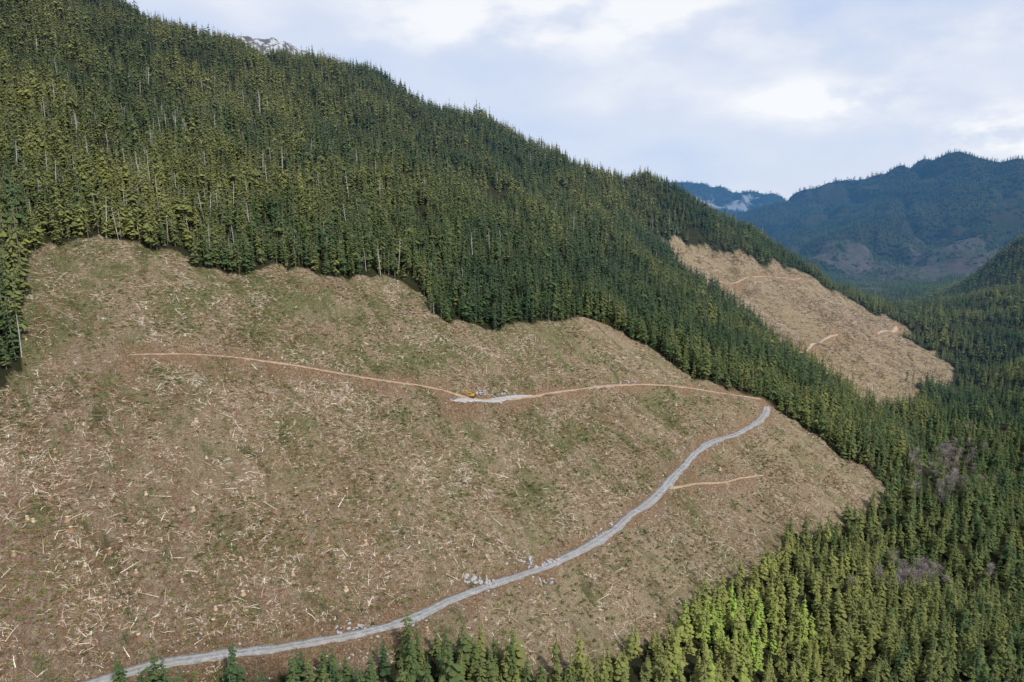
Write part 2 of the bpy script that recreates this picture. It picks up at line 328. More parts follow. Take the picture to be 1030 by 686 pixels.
# ------------------------------------------------------------ plant / log meshes
def tube(V,Fc,p0,p1,r0,r1,ns=6,cap=False):
    a=Vector(p0);b=Vector(p1);d=(b-a).normalized(); u=d.orthogonal().normalized(); w=d.cross(u); o=len(V)
    for c,r in ((a,r0),(b,r1)):
        for k in range(ns):
            q=2*math.pi*k/ns; V.append(tuple(c+(u*math.cos(q)+w*math.sin(q))*r))
    for k in range(ns): Fc.append((o+k,o+(k+1)%ns,o+ns+(k+1)%ns,o+ns+k))
    if cap: Fc.append(tuple(o+ns+k for k in range(ns))); Fc.append(tuple(o+k for k in reversed(range(ns))))
def crown(h,R,base,tiers,per,seed,detail=True,p=.85,irr=.25):
    r=random.Random(seed); V=[];Fc=[]
    lean=(r.uniform(-.015,.015)*h,r.uniform(-.015,.015)*h); side=r.random()*6.28
    for k in range(tiers):
        t=k/(tiers-1); z=h*(base+(1-base)*t**.9)
        rad=R*(1-t)**p*(1 if t>.18 else .62+2.1*t)+.15
        rad*=1+r.uniform(-irr,irr)
        n_=max(3,int(per*(1-.5*t))); off=r.random()*7
        for b in range(n_):
            if r.random()<irr*.5: continue
            q=off+2*math.pi*(b+r.uniform(-.3,.3))/n_; L=rad*r.uniform(.55,1.2)*(1+irr*.6*math.cos(q-side)); dr=L*r.uniform(.1,.5)
            c,s=math.cos(q),math.sin(q); wd=max(.22,L*r.uniform(.30,.46)); zz=z+r.uniform(-.8,.8)*h/tiers; lift=.10*L
            ox,oy=lean[0]*t,lean[1]*t
            def P(d,l,dz): return (ox+c*d-s*l,oy+s*d+c*l,zz+dz)
            o=len(V)
            if detail:
                V+= [P(0,0,lift),P(.5*L,0,-.25*dr+lift),P(.55*L,wd,-.75*dr),P(.55*L,-wd,-.75*dr),P(L,0,-dr),P(.8*L,wd*.62,-1.15*dr),P(.8*L,-wd*.62,-1.15*dr)]
                Fc+=[(o,o+2,o+1),(o,o+1,o+3),(o+1,o+5,o+4),(o+1,o+4,o+6),(o+1,o+2,o+5),(o+1,o+6,o+3)]
            else:
                V+= [P(0,0,lift),P(.6*L,wd,-.8*dr),P(.6*L,-wd,-.8*dr),P(L,0,-dr),P(.5*L,0,0)]
                Fc+=[(o,o+1,o+4),(o,o+4,o+2),(o+4,o+1,o+3),(o+4,o+3,o+2)]
    o=len(V); V+=[(lean[0]-.12,lean[1],h*.97),(lean[0]+.12,lean[1],h*.97),(lean[0],lean[1]+.12,h*.97),(lean[0],lean[1],h*1.02)]
    Fc+=[(o,o+1,o+3),(o+1,o+2,o+3),(o+2,o,o+3)]
    return V,Fc
def trunk(h,r): 
    V=[];Fc=[]; tube(V,Fc,(0,0,-1.5),(0,0,h*.5),r,r*.6); tube(V,Fc,(0,0,h*.5),(0,0,h*.98),r*.6,.04); return V,Fc
def hidden_coll(name,meshes):
    c=bpy.data.collections.new(name)
    for i,m in enumerate(meshes):
        o=bpy.data.objects.new('%s_%02d'%(name,i),m); c.objects.link(o)
    return c
HM=15
mature=[];young=[]
for i in range(6):
    R=[2.35,1.9,2.7,2.2,1.7,2.6][i]; mature.append((crown(HM,R,[.10,.18,.05,.12,.24,.06][i],15,8,i+1,True,[.75,.85,.68,.8,.95,.58][i],.5),trunk(HM,.22)))
for i in range(5):
    young.append((crown(12,[2.8,2.4,3.0,2.6,2.2][i],.03,16,10,i+20,True,[.85,.95,.8,.9,1.0][i],.4),trunk(12,.18)))
def comb(a,b,name,fm):
    (V1,F1),(V2,F2)=a,b; o=len(V1)
    m=mesh_np(name,V1+V2,F1+[tuple(x+o for x in f) for f in F2],(fm,BARK))
    mi=np.zeros(len(m.polygons),np.int32); mi[len(F1):]=1; m.polygons.foreach_set('material_index',mi); return m
cm=hidden_coll('mature_proto',[comb(c,t,'mature_proto',FOL_I) for c,t in mature])
cy=hidden_coll('young_proto',[comb(c,t,'young_proto',FOL_I) for c,t in young])
cf=hidden_coll('far_proto',[mesh_np('far_proto',*crown(18,[4.0,3.2,4.6][i],.08,9,6,60+i,False,.7,.4),(FOL_I,)) for i in range(3)])
logs=[]
for i in range(7):
    V=[];Fc=[]; L=[2.2,3.2,4.5,5.5,1.6,3,4][i]; r=[.06,.08,.10,.12,.14,.07,.08][i]; kk=[.05,.12,-.1,.2,0,.1,-.2][i]
    tube(V,Fc,(-L/2,0,r*.6),(0,kk,r*.9+.1),r,r*.85,5,True); tube(V,Fc,(0,kk,r*.9+.1),(L/2,-kk*.4,r*.5),r*.85,r*.4,5,True)
    if i%2==0: tube(V,Fc,(L*.1,kk*.7,r),(L*.3,1.1+kk,r+.5),.05,.03,3); tube(V,Fc,(-L*.3,0,r),(-L*.45,.8,r+.4),.05,.03,3)
    if i>1: tube(V,Fc,(-L*.2,kk*.5,r),(-L*.02,-1.3,r+.3),.05,.03,3)
    if i in(1,5,6):
        for k in range(8): 
            a=k*.85; l=.9+.5*(k%3); ox=.4*math.sin(k*3.1); tube(V,Fc,(ox,0,.1),(ox+l*math.cos(a),l*math.sin(a),.15+.25*(k%3)),.045,.03,3)
    logs.append(mesh_np('slash_log',V,Fc,(WOOD_I,)))
cl=hidden_coll('log_proto',logs)
br=[]
for i in range(4):
    r=random.Random(90+i);V=[];Fc=[]
    for k in range(26):
        q=r.random()*6.28; d=r.random()**.6*1.0; x,y=d*math.cos(q),d*math.sin(q); h=(1.0-d*.55)*r.uniform(.3,.9); a=r.random()*6.28; w=r.uniform(.18,.4)
        o=len(V); V+=[(x-w*math.cos(a),y-w*math.sin(a),0 if k%3 else h*.4),(x+w*math.cos(a),y+w*math.sin(a),h*.3),(x+r.uniform(-.3,.3),y+r.uniform(-.3,.3),h)]; Fc.append((o,o+1,o+2))
    br.append(mesh_np('brush',V,Fc,(BRUSH,)))
cb=hidden_coll('brush_proto',br)
def inst(name,coll,P,rot,scl,idx,tint,label,cat):
    me=bpy.data.meshes.new(name); me.vertices.add(len(P)); me.vertices.foreach_set('co',np.asarray(P,np.float32).ravel())
    for nm,ty,arr,key in (('rot','FLOAT_VECTOR',rot,'vector'),('scl','FLOAT_VECTOR',scl,'vector'),('idx','INT',idx,'value'),('tint','FLOAT',tint,'value')):
        a=me.attributes.new(nm,ty,'POINT'); a.data.foreach_set(key,np.asarray(arr,np.int32 if ty=='INT' else np.float32).ravel())
    o=link(name,me,label=label,category=cat,kind='stuff')
    ng=bpy.data.node_groups.new(name+'_scatter','GeometryNodeTree'); ng.interface.new_socket('Geometry',in_out='INPUT',socket_type='NodeSocketGeometry'); ng.interface.new_socket('Geometry',in_out='OUTPUT',socket_type='NodeSocketGeometry')
    N=ng.nodes; gi=N.new('NodeGroupInput'); go=N.new('NodeGroupOutput'); ip=N.new('GeometryNodeInstanceOnPoints'); ci=N.new('GeometryNodeCollectionInfo')
    ci.inputs['Collection'].default_value=coll; ci.inputs['Separate Children'].default_value=True; ci.inputs['Reset Children'].default_value=True
    ip.inputs['Pick Instance'].default_value=True
    def na(nm,ty):
        x=N.new('GeometryNodeInputNamedAttribute'); x.data_type=ty; x.inputs[0].default_value=nm; return x.outputs['Attribute']
    L=ng.links; L.new(gi.outputs[0],ip.inputs['Points']); L.new(ci.outputs[0],ip.inputs['Instance'])
    L.new(na('idx','INT'),ip.inputs['Instance Index']); L.new(na('rot','FLOAT_VECTOR'),ip.inputs['Rotation']); L.new(na('scl','FLOAT_VECTOR'),ip.inputs['Scale']); L.new(ip.outputs[0],go.inputs[0])
    md=o.modifiers.new('scatter','NODES'); md.node_group=ng; return o
# ------------------------------------------------------------ tree positions
CM=np.maximum.accumulate(Z/RR,axis=0)
def visible(x,y,zt,slack):
    r=np.hypot(x,y); m=samp(CM,x*.985,y*.985); return zt/r>m-slack
def jgrid(x0,x1,y0,y1,s):
    gx,gy=np.meshgrid(np.arange(x0,x1,s),np.arange(y0,y1,s)); gx=gx.ravel();gy=gy.ravel()
    return gx+rng.uniform(-.5,.5,gx.size)*s,gy+rng.uniform(-.5,.5,gx.size)*s
def dfrom(x,y): return samp(dirt,x,y)
x,y=jgrid(-950,1150,105,1250,3.2)
az=np.abs(np.arctan2(x,y)); d=np.hypot(x,y)
ok=(az<math.radians(41))&(d>110)&(d<1250); x,y,d=x[ok],y[ok],d[ok]
a1,a2,a3=masks(x,y); z=hq(x,y); px,py=proj(x,y,z)
ok=~(a1|a2)&visible(x,y,z+18,.008)&(dfrom(x,y)<.3); x,y,z,px,py,d=x[ok],y[ok],z[ok],px[ok],py[ok],d[ok]
vall=(px>600)&(py>np.interp(px,[600,700,800,900,960,1100],[520,520,500,470,395,330]))|(py>600)
isy=vall&(d<800)
keep=np.where(isy,rng.random(x.size)<np.where(d<400,.55,.36),rng.random(x.size)<np.where(d<700,.72,.60))
gapn=fbm(x/18,y/18,81,3); keep&=~((gapn>.46)&~isy)
aldz=(((px-950)/30)**2+((py-478)/26)**2<1)|(((px-915)/40)**2+((py-586)/15)**2<1); keep&=~(aldz&(rng.random(x.size)<.8))
x,y,z,px,py,d,isy=[q[keep] for q in (x,y,z,px,py,d,isy)]
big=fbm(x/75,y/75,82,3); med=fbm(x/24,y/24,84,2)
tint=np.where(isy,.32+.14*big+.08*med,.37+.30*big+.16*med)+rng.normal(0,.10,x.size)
brt=np.exp(-(((px-740)/165)**2+((py-650)/90)**2)); tint+=brt*isy*.50  # bright young foliage, with the stand's sunlight painted into its tint
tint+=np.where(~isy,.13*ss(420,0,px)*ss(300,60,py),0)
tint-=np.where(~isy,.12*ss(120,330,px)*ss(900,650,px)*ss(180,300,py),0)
tint-=.08*ss(880,980,px)*ss(560,420,py)  # cloud shadow over the right valley, painted as darker foliage
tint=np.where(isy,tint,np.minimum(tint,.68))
hs=np.where(isy,rng.uniform(.45,1.45,x.size),rng.normal(.97,.30,x.size).clip(.3,1.75)*(1+.25*med))
hs*=np.where(~isy,1-.28*ss(600,1000,d),1.0)*np.where(~isy&(px<35)&(d<480),1.45,1)*np.where(isy&(px<600),1.2,1)
ws=np.where(isy,.35+.6*hs,.5+.48*hs)*rng.uniform(.75,1.3,x.size)
rot=rng.uniform(0,6.28,x.size)
hpx=F*np.where(isy,12,HM)*hs/d
inview=(px>-5)&(px<1035)&(py-hpx*.8<686)&(py>0)
tpz=z+np.where(isy,12,HM)*hs; vis2=visible(x,y,tpz,0)
sc=np.where(inview&vis2,hpx,0)
ind=np.zeros(x.size,bool)
iy=np.where(isy)[0]; ind[iy[np.argsort(-sc[iy])[:290]]]=True
im=np.where(~isy)[0]; ind[im[np.argsort(-sc[im])[:290]]]=True
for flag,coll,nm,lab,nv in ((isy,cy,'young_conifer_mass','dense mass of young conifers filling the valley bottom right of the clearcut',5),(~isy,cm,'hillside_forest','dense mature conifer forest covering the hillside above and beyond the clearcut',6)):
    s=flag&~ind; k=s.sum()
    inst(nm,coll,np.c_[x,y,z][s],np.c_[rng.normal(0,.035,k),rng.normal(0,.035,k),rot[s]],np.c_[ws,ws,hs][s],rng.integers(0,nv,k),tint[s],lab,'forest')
    print(nm,k)
# individuals
ym=[(mesh_np('young_crown',*c,(FOL_O,)),mesh_np('young_trunk',*t,(BARK,))) for c,t in young]
mm=[(mesh_np('mature_crown',*c,(FOL_O,)),mesh_np('mature_trunk',*t,(BARK,))) for c,t in mature]
def tlabel(px,py,yg):
    if yg:
        if px<330: return 'dark young conifer just below the gravel road at the lower left','conifers below the gravel road, lower left'
        if px<590: return 'young conifer below the gravel road at the bottom centre edge','conifers below the gravel road, bottom centre'
        if px<780: return 'bright yellow green young conifer in the sunlit stand at the clearcut foot','sunlit young conifers at the foot of the clearcut'
        if px<900: return 'young green conifer in the thick stand right of the sunlit bright trees','young conifers right of the sunlit stand'
        return 'dark green young conifer packed in the bottom right corner forest','dark conifers in the bottom right corner'
    if px<60: return 'tall mature conifer at the left frame edge beside the clearcut','tall conifers at the left frame edge'
    if px<230: return 'mature olive green conifer at the clearcut top left edge','mature conifers along the top left clearcut edge'
    if px<440: return 'mature conifer along the upper clearcut edge above the orange dirt track','mature conifers along the upper clearcut edge'
    if px<610: return 'mature conifer behind the step in the upper clearcut edge at centre','mature conifers at the centre of the upper edge'
    return 'mature dark conifer on the slope falling right towards the road bend','mature conifers down the right clearcut edge'
for i in np.where(ind)[0]:
    yg=bool(isy[i]); lab,grp=tlabel(px[i],py[i],yg); k=random.randrange(5 if yg else 6); c,t=(ym if yg else mm)[k]
    e=bpy.data.objects.new('young_conifer' if yg else 'mature_conifer',None); COL.objects.link(e)
    e.location=(x[i],y[i],z[i]); e.rotation_euler=(random.gauss(0,.02),random.gauss(0,.02),rot[i]); e.scale=(ws[i],ws[i],hs[i]); e.empty_display_size=.5
    e['label']=lab; e['category']='tree'; e['group']=grp
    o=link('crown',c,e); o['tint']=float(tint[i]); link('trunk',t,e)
# far forests
fx=[];
for (d0,d1,s) in ((1250,2300,8.),(2300,3900,12),(3900,6200,26)):
    x,y=jgrid(-1400 if d0<2000 else -300,5200,800,6200,s); dd=np.hypot(x,y); az=np.arctan2(x,y)
    ok=(dd>d0)&(dd<d1)&(az<math.radians(43))&(az>math.radians(-30)); x,y,dd=x[ok],y[ok],dd[ok]; z=hq(x,y)
    a1,a2,a3=masks(x,y); ok=visible(x,y,z+24,.008)&~a2&(~a3|(rng.random(x.size)<.5*(fbm(x/60,y/60,85,2)>-.1)))&(samp(snow,x,y)<.25)&(samp(peak,x,y)<.2)
    ok&=(fbm(x/90,y/90,86,3)<.42)
    px,py=proj(x,y,z); ok&=(px>-60)&(px<1110)
    x,y,z,dd=x[ok],y[ok],z[ok],dd[ok]; fx.append(np.c_[x,y,z,dd,np.full(x.size,s),px[ok],py[ok]]); print('far',x.size)
P=np.vstack(fx); k=len(P); sw=np.interp(P[:,4],[8,12,26],[.85,1.2,2.3])*rng.uniform(.8,1.2,k)
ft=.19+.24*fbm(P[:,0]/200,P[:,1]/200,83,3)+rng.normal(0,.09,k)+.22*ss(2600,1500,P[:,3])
inst('distant_forest',cf,P[:,:3],np.c_[np.zeros((k,2)),rng.uniform(0,6.28,k)],np.c_[sw,sw,rng.uniform(.6,1.25,k)*np.interp(P[:,4],[8,12,26],[.85,1.,1.2])],rng.integers(0,3,k),ft,'blue green conifer forest cloaking the distant mountains and far valley','forest')
# ------------------------------------------------------------ slash and brush
def cutpts(s,dmax=1250):
    x,y=jgrid(-420,720,120,1150,s); d=np.hypot(x,y); ok=(np.abs(np.arctan2(x,y))<math.radians(42)); x,y,d=x[ok],y[ok],d[ok]
    a1,a2,_=masks(x,y); ok=(a1|a2)&(dfrom(x,y)<.5); return x[ok],y[ok],d[ok],a2[ok]
x,y,d,c2=cutpts(.9); al_=x*.76+y*.65; dn_=-x*.65+y*.76
den=fbm(x/7,y/7,91,3)+.8*fbm(al_/12,dn_/60,92,3)
ok=(rng.random(x.size)<(.40+.95*den).clip(.04,1))&(~c2|(rng.random(x.size)<.6)); x,y,d,c2=x[ok],y[ok],d[ok],c2[ok]; z=hq(x,y); k=x.size
e=1.2; gx=(hq(x+e,y)-hq(x-e,y))/(2*e); gy=(hq(x,y+e)-hq(x,y-e))/(2*e)
yaw=rng.normal(2.3,.9,k)+np.where(rng.random(k)<.5,rng.uniform(0,3,k),0)+1.2*fbm(x/35,y/35,93,2); pitch=-np.arctan(gx*np.cos(yaw)+gy*np.sin(yaw))
sl=rng.gamma(2.5,.18,k).clip(.2,1.3)*np.where(c2,1.3,1); st=rng.uniform(.6,1.2,k)*np.where(c2,1.8,1)
inst('logging_slash',cl,np.c_[x,y,z+.05],np.c_[np.zeros(k),pitch+rng.normal(0,.14,k),yaw],np.c_[sl,st,st],rng.integers(0,7,k),(rng.beta(1.9,2.,k)+.2*fbm(x/20,y/20,98,2)).clip(0,1),'pale broken branches and sticks strewn thickly over the clearcut ground','logging debris'); print('slash',k)
x,y,d,c2=cutpts(1.9); den=fbm(x/20,y/20,95,3)+.5*fbm(x/70,y/70,97,2)
ok=(rng.random(x.size)<(.36+1.1*den).clip(.03,1))&(~c2|(rng.random(x.size)<.3)); x,y=x[ok],y[ok]; z=hq(x,y); k=x.size; s=rng.uniform(.4,1.35,k)
inst('low_brush',cb,np.c_[x,y,z],np.c_[np.zeros((k,2)),rng.uniform(0,6.28,k)],np.c_[s,s,s*rng.uniform(.4,.9,k)],rng.integers(0,4,k),(.36+.35*fbm(x/30,y/30,96,2)+rng.normal(0,.2,k)).clip(0,1),'low green and brown brush regrowing between the slash in the clearcut','brush'); print('brush',k)
# ------------------------------------------------------------ countable logs, stumps
def zone_words(px,py):
    up=np.interp(px,[0,130,330,480,690,770],[355,355,374,402,390,405]); lo=np.interp(px,[0,160,300,400,480,560,640,695,770],[700,669,649,628,594,567,517,460,410])
    if px>700 and py>410: return 'at the right tip of the clearcut'
    elif py<up: v='above the upper track'
    elif py<lo: v='between the two roads'
    else: v='below the gravel road'
    h='left' if px<260 else ('centre left' if px<450 else 'centre right')
    return v+', '+h
lm=[]
for i in range(4):
    V=[];Fc=[]; L=[6,7.5,5,7][i]; r=[.14,.17,.2,.13][i]; kk=[.12,-.1,.05,.2][i]
    tube(V,Fc,(-L/2,0,r*.8),(0,kk,r),r,r*.8,8,True); tube(V,Fc,(0,kk,r),(L/2,-.1,r*.7),r*.8,r*.35,8,True)
    tube(V,Fc,(L*.1,kk*.8,r),(L*.18,1.1,r+.7),.08,.03,4); tube(V,Fc,(L*.3,kk*.4,r),(L*.36,-.9,r+.5),.07,.03,4); tube(V,Fc,(-L*.3,kk*.4,r),(-L*.2,.8+kk,r+.6),.07,.03,4)
    m=mesh_np('fallen_log',V,Fc,(WOOD_O,)); lm.append(m)
sm=[]
for i in range(3):
    r=random.Random(i+5);V=[];Fc=[];ns=12; H=[.9,1.2,.7][i]; R=[.45,.55,.4][i]
    for z_,s_ in ((-.4,1.7),(.1,1.35),(.45,1.05),(H,.95)):
        for k in range(ns):
            q=2*math.pi*k/ns; rr_=R*s_*(1+(.22 if k%3==0 else 0)*(s_-.9)+r.uniform(-.05,.05)); V.append((rr_*math.cos(q),rr_*math.sin(q),z_+(r.uniform(-.08,.1) if z_==H else 0)))
    for l in range(3):
        for k in range(ns): Fc.append((l*ns+k,l*ns+(k+1)%ns,(l+1)*ns+(k+1)%ns,(l+1)*ns+k))
    body=mesh_np('stump_body',V,Fc,(WOOD_O,)); cap=mesh_np('stump_top',[V[3*ns+k] for k in range(ns)],[tuple(range(ns))],(CUTW,)); sm.append((body,cap))
cnt=0
while cnt<200:
    px_,py_=random.uniform(5,880),random.uniform(265,670); xx,yy=cast(px_,py_); a=masks(np.array([xx]),np.array([yy]))[0][0]
    if not a or dfrom(np.array([xx]),np.array([yy]))[0]>.3 or yy>500: continue
    zz=float(hq([xx],[yy])[0]); yaw=random.gauss(2.3,.9); g=lambda dx,dy: float(hq([xx+dx],[yy+dy])[0])
    gx=(g(3,0)-g(-3,0))/6; gy=(g(0,3)-g(0,-3))/6
    o=link('fallen_log',lm[cnt%4]); o.location=(xx,yy,zz+.1); o.rotation_euler=(0,-math.atan(gx*math.cos(yaw)+gy*math.sin(yaw)),yaw); s=random.uniform(.45,1.0); o.scale=(s,s,s); o['tint']=random.uniform(.45,.95)
    w=zone_words(px_,py_); o['label']='pale stripped log lying in the slash '+w; o['category']='log'; o['group']='fallen logs '+w; cnt+=1
cnt=0
while cnt<130:
    px_,py_=random.uniform(5,880),random.uniform(300,675); xx,yy=cast(px_,py_); a=masks(np.array([xx]),np.array([yy]))[0][0]
    if not a or dfrom(np.array([xx]),np.array([yy]))[0]>.3 or yy>450: continue
    e=bpy.data.objects.new('tree_stump',None); COL.objects.link(e); e.location=(xx,yy,float(hq([xx],[yy])[0])); e.rotation_euler[2]=random.random()*6; s=random.uniform(.7,1.2); e.scale=(s,s,s)
    b,c=sm[cnt%3]; o=link('stump_body',b,e); o['tint']=random.uniform(.2,.6); link('cut_face',c,e)
    w=zone_words(px_,py_); e['label']='sawn tree stump standing in the slash '+w; e['category']='stump'; e['group']='stumps '+w; cnt+=1
# ------------------------------------------------------------ snags
def snag_mesh(i,h,r):
    q=random.Random(i);V=[];Fc=[]; b=(q.uniform(-.4,.4),q.uniform(-.4,.4),h*.55); tube(V,Fc,(0,0,-1),b,r,r*.7); tube(V,Fc,b,(b[0]*1.2,b[1]*1.2,h),r*.7,r*.25,6,True)
    for k in range(9):
        zz=h*q.uniform(.35,.95); a=q.random()*6.28; L=q.uniform(.8,2.2); tube(V,Fc,(b[0],b[1],zz),(b[0]+L*math.cos(a),b[1]+L*math.sin(a),zz+q.uniform(-.3,.5)),.09,.03,4)
    return mesh_np('snag',V,Fc,(SNAG,))
sg=[snag_mesh(i,[17,14,19][i],[.24,.2,.27][i]) for i in range(3)]
named=[(612,318,'thin pale dead tree at the clearcut corner above the long track'),(628,328,'leaning grey dead tree just right of the clearcut corner'),(437,322,'short pale dead tree standing at the step of the upper clearcut edge'),(438,140,'pale dead tree on the ridge line at centre left'),
 (12,330,'tall white dead trunk nearest the left frame edge'),(22,360,'grey dead trunk in the left edge trees lowest down'),(800,352,'pale dead tree standing before the second clearcut lower edge'),(545,352,'lone thin dead trunk standing in the upper clearcut')]
for j,(a,b,l) in enumerate(named):
    xx,yy=cast(a,b); o=link('dead_tree',sg[j%3]); o.location=(xx,yy,float(hq([xx],[yy])[0])); s=.6 if j in(2,7) else 1; o.scale=(s,s,s); o.rotation_euler=(0,.09 if j==1 else .01,j); o['label']=l; o['category']='dead tree'
for j in range(230):
    if j<165: a,b=random.gauss(150,85),random.gauss(165,55)
    else: a,b=random.uniform(200,700),random.uniform(150,300)
    if a<5 or b<40: continue
    xx,yy=cast(a,b)
    if masks(np.array([xx]),np.array([yy]))[0][0] or yy>1100: continue
    o=link('dead_tree',sg[j%3]); o.location=(xx,yy,float(hq([xx],[yy])[0])); s=random.uniform(.7,1.25); o.scale=(s,s,s); o.rotation_euler=(random.gauss(0,.05),random.gauss(0,.05),random.random()*6)
    left=a<300; o['label']='white weathered dead trunk among living conifers '+('of the upper left forest' if left else 'of the central hillside forest'); o['category']='dead tree'; o['group']='dead trunks '+('upper left' if left else 'central hillside')
# ------------------------------------------------------------ bare alders
def alder(i):
    q=random.Random(i);V=[];Fc=[];V2=[];F2=[]
    tube(V,Fc,(0,0,-.5),(.2,0,6),.16,.09,5); tube(V,Fc,(.2,0,6),(0,.2,10),.09,.03,5)
    for k in range(46):
        z0=q.uniform(2.5,9); a=q.random()*6.28; L=q.uniform(1.5,3.2)*(1-z0/16); e=(L*math.cos(a),L*math.sin(a),z0+L*q.uniform(.5,1.1))
        tube(V2,F2,(.1,0,z0),e,.06,.03,3)
        for m in range(4):
            a2=a+q.uniform(-1.2,1.2); tube(V2,F2,tuple(Vector((.1,0,z0)).lerp(Vector(e),q.uniform(.4,1))),(e[0]+.9*math.cos(a2),e[1]+.9*math.sin(a2),e[2]+q.uniform(.1,.9)),.045,.02,3)
    return mesh_np('alder_trunk',V,Fc,(ALD,)),mesh_np('alder_twigs',V2,F2,(ALD,))
al=[alder(i) for i in range(3)]
for (cx_,cy_,sx,sy,nn,w) in ((950,478,36,30,50,'in the pinkish grey gap right of the clearcut tip'),(915,588,50,18,38,'in the grey patch among dark conifers near the bottom right')):
    for j in range(nn):
        xx,yy=cast(cx_+random.gauss(0,sx*.5),cy_+random.gauss(0,sy*.5)); e=bpy.data.objects.new('bare_tree',None); COL.objects.link(e); e.location=(xx,yy,float(hq([xx],[yy])[0])); s=random.uniform(.75,1.3); e.scale=(s,s,s); e.rotation_euler[2]=random.random()*6
        t_,c_=al[j%3]; link('trunk',t_,e); link('crown',c_,e); e['label']='leafless grey tree '+w; e['category']='tree'; e['group']='leafless trees '+w
# ------------------------------------------------------------ boulders
import bmesh
bm_=[]
for i in range(4):
    b=bmesh.new(); bmesh.ops.create_icosphere(b,subdivisions=2,radius=1); q=random.Random(i+40); ax=[Vector((q.gauss(0,1),q.gauss(0,1),q.gauss(0,1))).normalized() for _ in range(9)]; cutd=[q.uniform(.55,.85) for _ in ax]
    for v in b.verts:
        for a,c in zip(ax,cutd):
            dd_=v.co.dot(a)
            if dd_>c: v.co-=a*(dd_-c)
        v.co.z*=.75
    m=bpy.data.meshes.new('boulder'); b.to_mesh(m); b.free(); m.materials.append(ROCK); bm_.append(m)
for (x0,x1,y0,y1,nn,w,s0,s1) in ((462,502,581,590,22,'heaped left on the uphill edge of the gravel road',.6,1.4),(520,562,561,572,22,'in the rock line uphill of the gravel road, centre',.5,1.2),(335,372,629,638,14,'beside the gravel road near the bottom left trees',.5,1.1),
      (478,520,394,399,14,'on the pale rocky pad beside the upper track',.6,1.3),(612,640,384,388,8,'beside the upper track right of the rocky pad',.6,1.2),(590,625,525,540,10,'on the inner gravel road edge below the spur',.5,1.),(680,700,448,465,6,'where the gravel road steepens below the bend',.5,1.),(535,556,580,588,8,'on the fill slope below the gravel road, centre',.5,1.),(890,910,310,330,8,'beside the pale landing on the far clearcut',.8,1.6)):
    for j in range(nn):
        xx,yy=cast(random.uniform(x0,x1),random.uniform(y0,y1)); o=link('boulder',bm_[j%4]); s=random.uniform(s0,s1); o.scale=(s*random.uniform(.8,1.3),s,s*random.uniform(.7,1)); o.location=(xx,yy,float(hq([xx],[yy])[0])+.2*s); o.rotation_euler=(random.random(),random.random(),random.random()*6)
        o['label']='grey broken boulder '+w; o['category']='boulder'; o['group']='boulders '+w
cr=hidden_coll('rubble_proto',list(bm_))
x,y=jgrid(-330,320,120,520,.75); dv=dfrom(x,y); ok=(dv>.12)&(dv<.89)&(rng.random(x.size)<.16*(1+1.8*fbm(x/9,y/9,99,2))); x,y=x[ok],y[ok]; k=x.size; s=rng.gamma(2,.10,k).clip(.08,.7)
inst('roadside_rubble',cr,np.c_[x,y,hq(x,y)],np.c_[rng.uniform(0,1,(k,2)),rng.uniform(0,6,k)],np.c_[s,s*1.2,s],rng.integers(0,4,k),np.zeros(k),'loose stones and rubble spilled along the road edges','rubble'); print('rubble',k)
# ------------------------------------------------------------ excavator
YEL=simple('yellow_paint',[(.3,(.42,.22,.03)),(.7,(.58,.32,.04))],.8,3,.45,obj=True); BLK=simple('dark_steel',[(.3,(.02,.02,.02)),(.7,(.07,.065,.06))],2,3,.6,obj=True)
GLS=simple('cab_glass',[(.3,(.02,.03,.035)),(.7,(.04,.05,.06))],1,2,.1,obj=True,spec=.6)
def bx(V,Fc,c,s,taper=1.):
    o=len(V)
    for zz_ in(-1,1):
        t_=taper if zz_>0 else 1
        for a,b in((-1,-1),(1,-1),(1,1),(-1,1)): V.append((c[0]+a*s[0]/2*t_,c[1]+b*s[1]/2*t_,c[2]+zz_*s[2]/2))
    Fc+=[(o+3,o+2,o+1,o),(o+4,o+5,o+6,o+7)]+[(o+k,o+(k+1)%4,o+4+(k+1)%4,o+4+k) for k in range(4)]
def bev(name,V,Fc,mat,par,w=.06):
    b=bmesh.new(); vs=[b.verts.new(v) for v in V]; [b.faces.new([vs[i] for i in f]) for f in Fc]
    bmesh.ops.bevel(b,geom=b.edges[:],offset=w,segments=1,affect='EDGES'); m=bpy.data.meshes.new(name); b.to_mesh(m); b.free(); m.materials.append(mat); return link(name,m,par)
i_=int(np.argmin(np.abs(proj(upper[:,0],upper[:,1],upper[:,2])[0]-474)))
ex,ey,ez=upper[i_]; e=bpy.data.objects.new('excavator',None); COL.objects.link(e); e.location=(ex,ey,ez+.42); e.rotation_euler[2]=math.radians(168); e.scale=(.78,.78,.78)
e['label']='small yellow orange tracked excavator working on the upper dirt track'; e['category']='excavator'
for s in(-1,1):
    V=[];Fc=[]; pr=[(-2.1,.35),(-1.8,.0),(1.8,.0),(2.1,.35),(2.0,.75),(1.7,.95),(-1.7,.95),(-2.,.75)]
    for yy_ in(s*1.25-.3,s*1.25+.3):
        for a,b in pr: V.append((a,yy_,b))
    Fc=[tuple(range(8)),tuple(range(15,7,-1))]+[(k,8+k,8+(k+1)%8,(k+1)%8) for k in range(8)]; bev('track',V,Fc,BLK,e,.04)
V=[];Fc=[];bx(V,Fc,(-.3,0,1.75),(3.6,2.7,1.1),.94); bev('body',V,Fc,YEL,e)
V=[];Fc=[];bx(V,Fc,(-2.3,0,1.7),(.7,2.6,1.15)); bev('counterweight',V,Fc,BLK,e)
V=[];Fc=[];bx(V,Fc,(.75,.8,2.75),(1.5,1.,1.6),.88); cab=bev('cab',V,Fc,YEL,e)
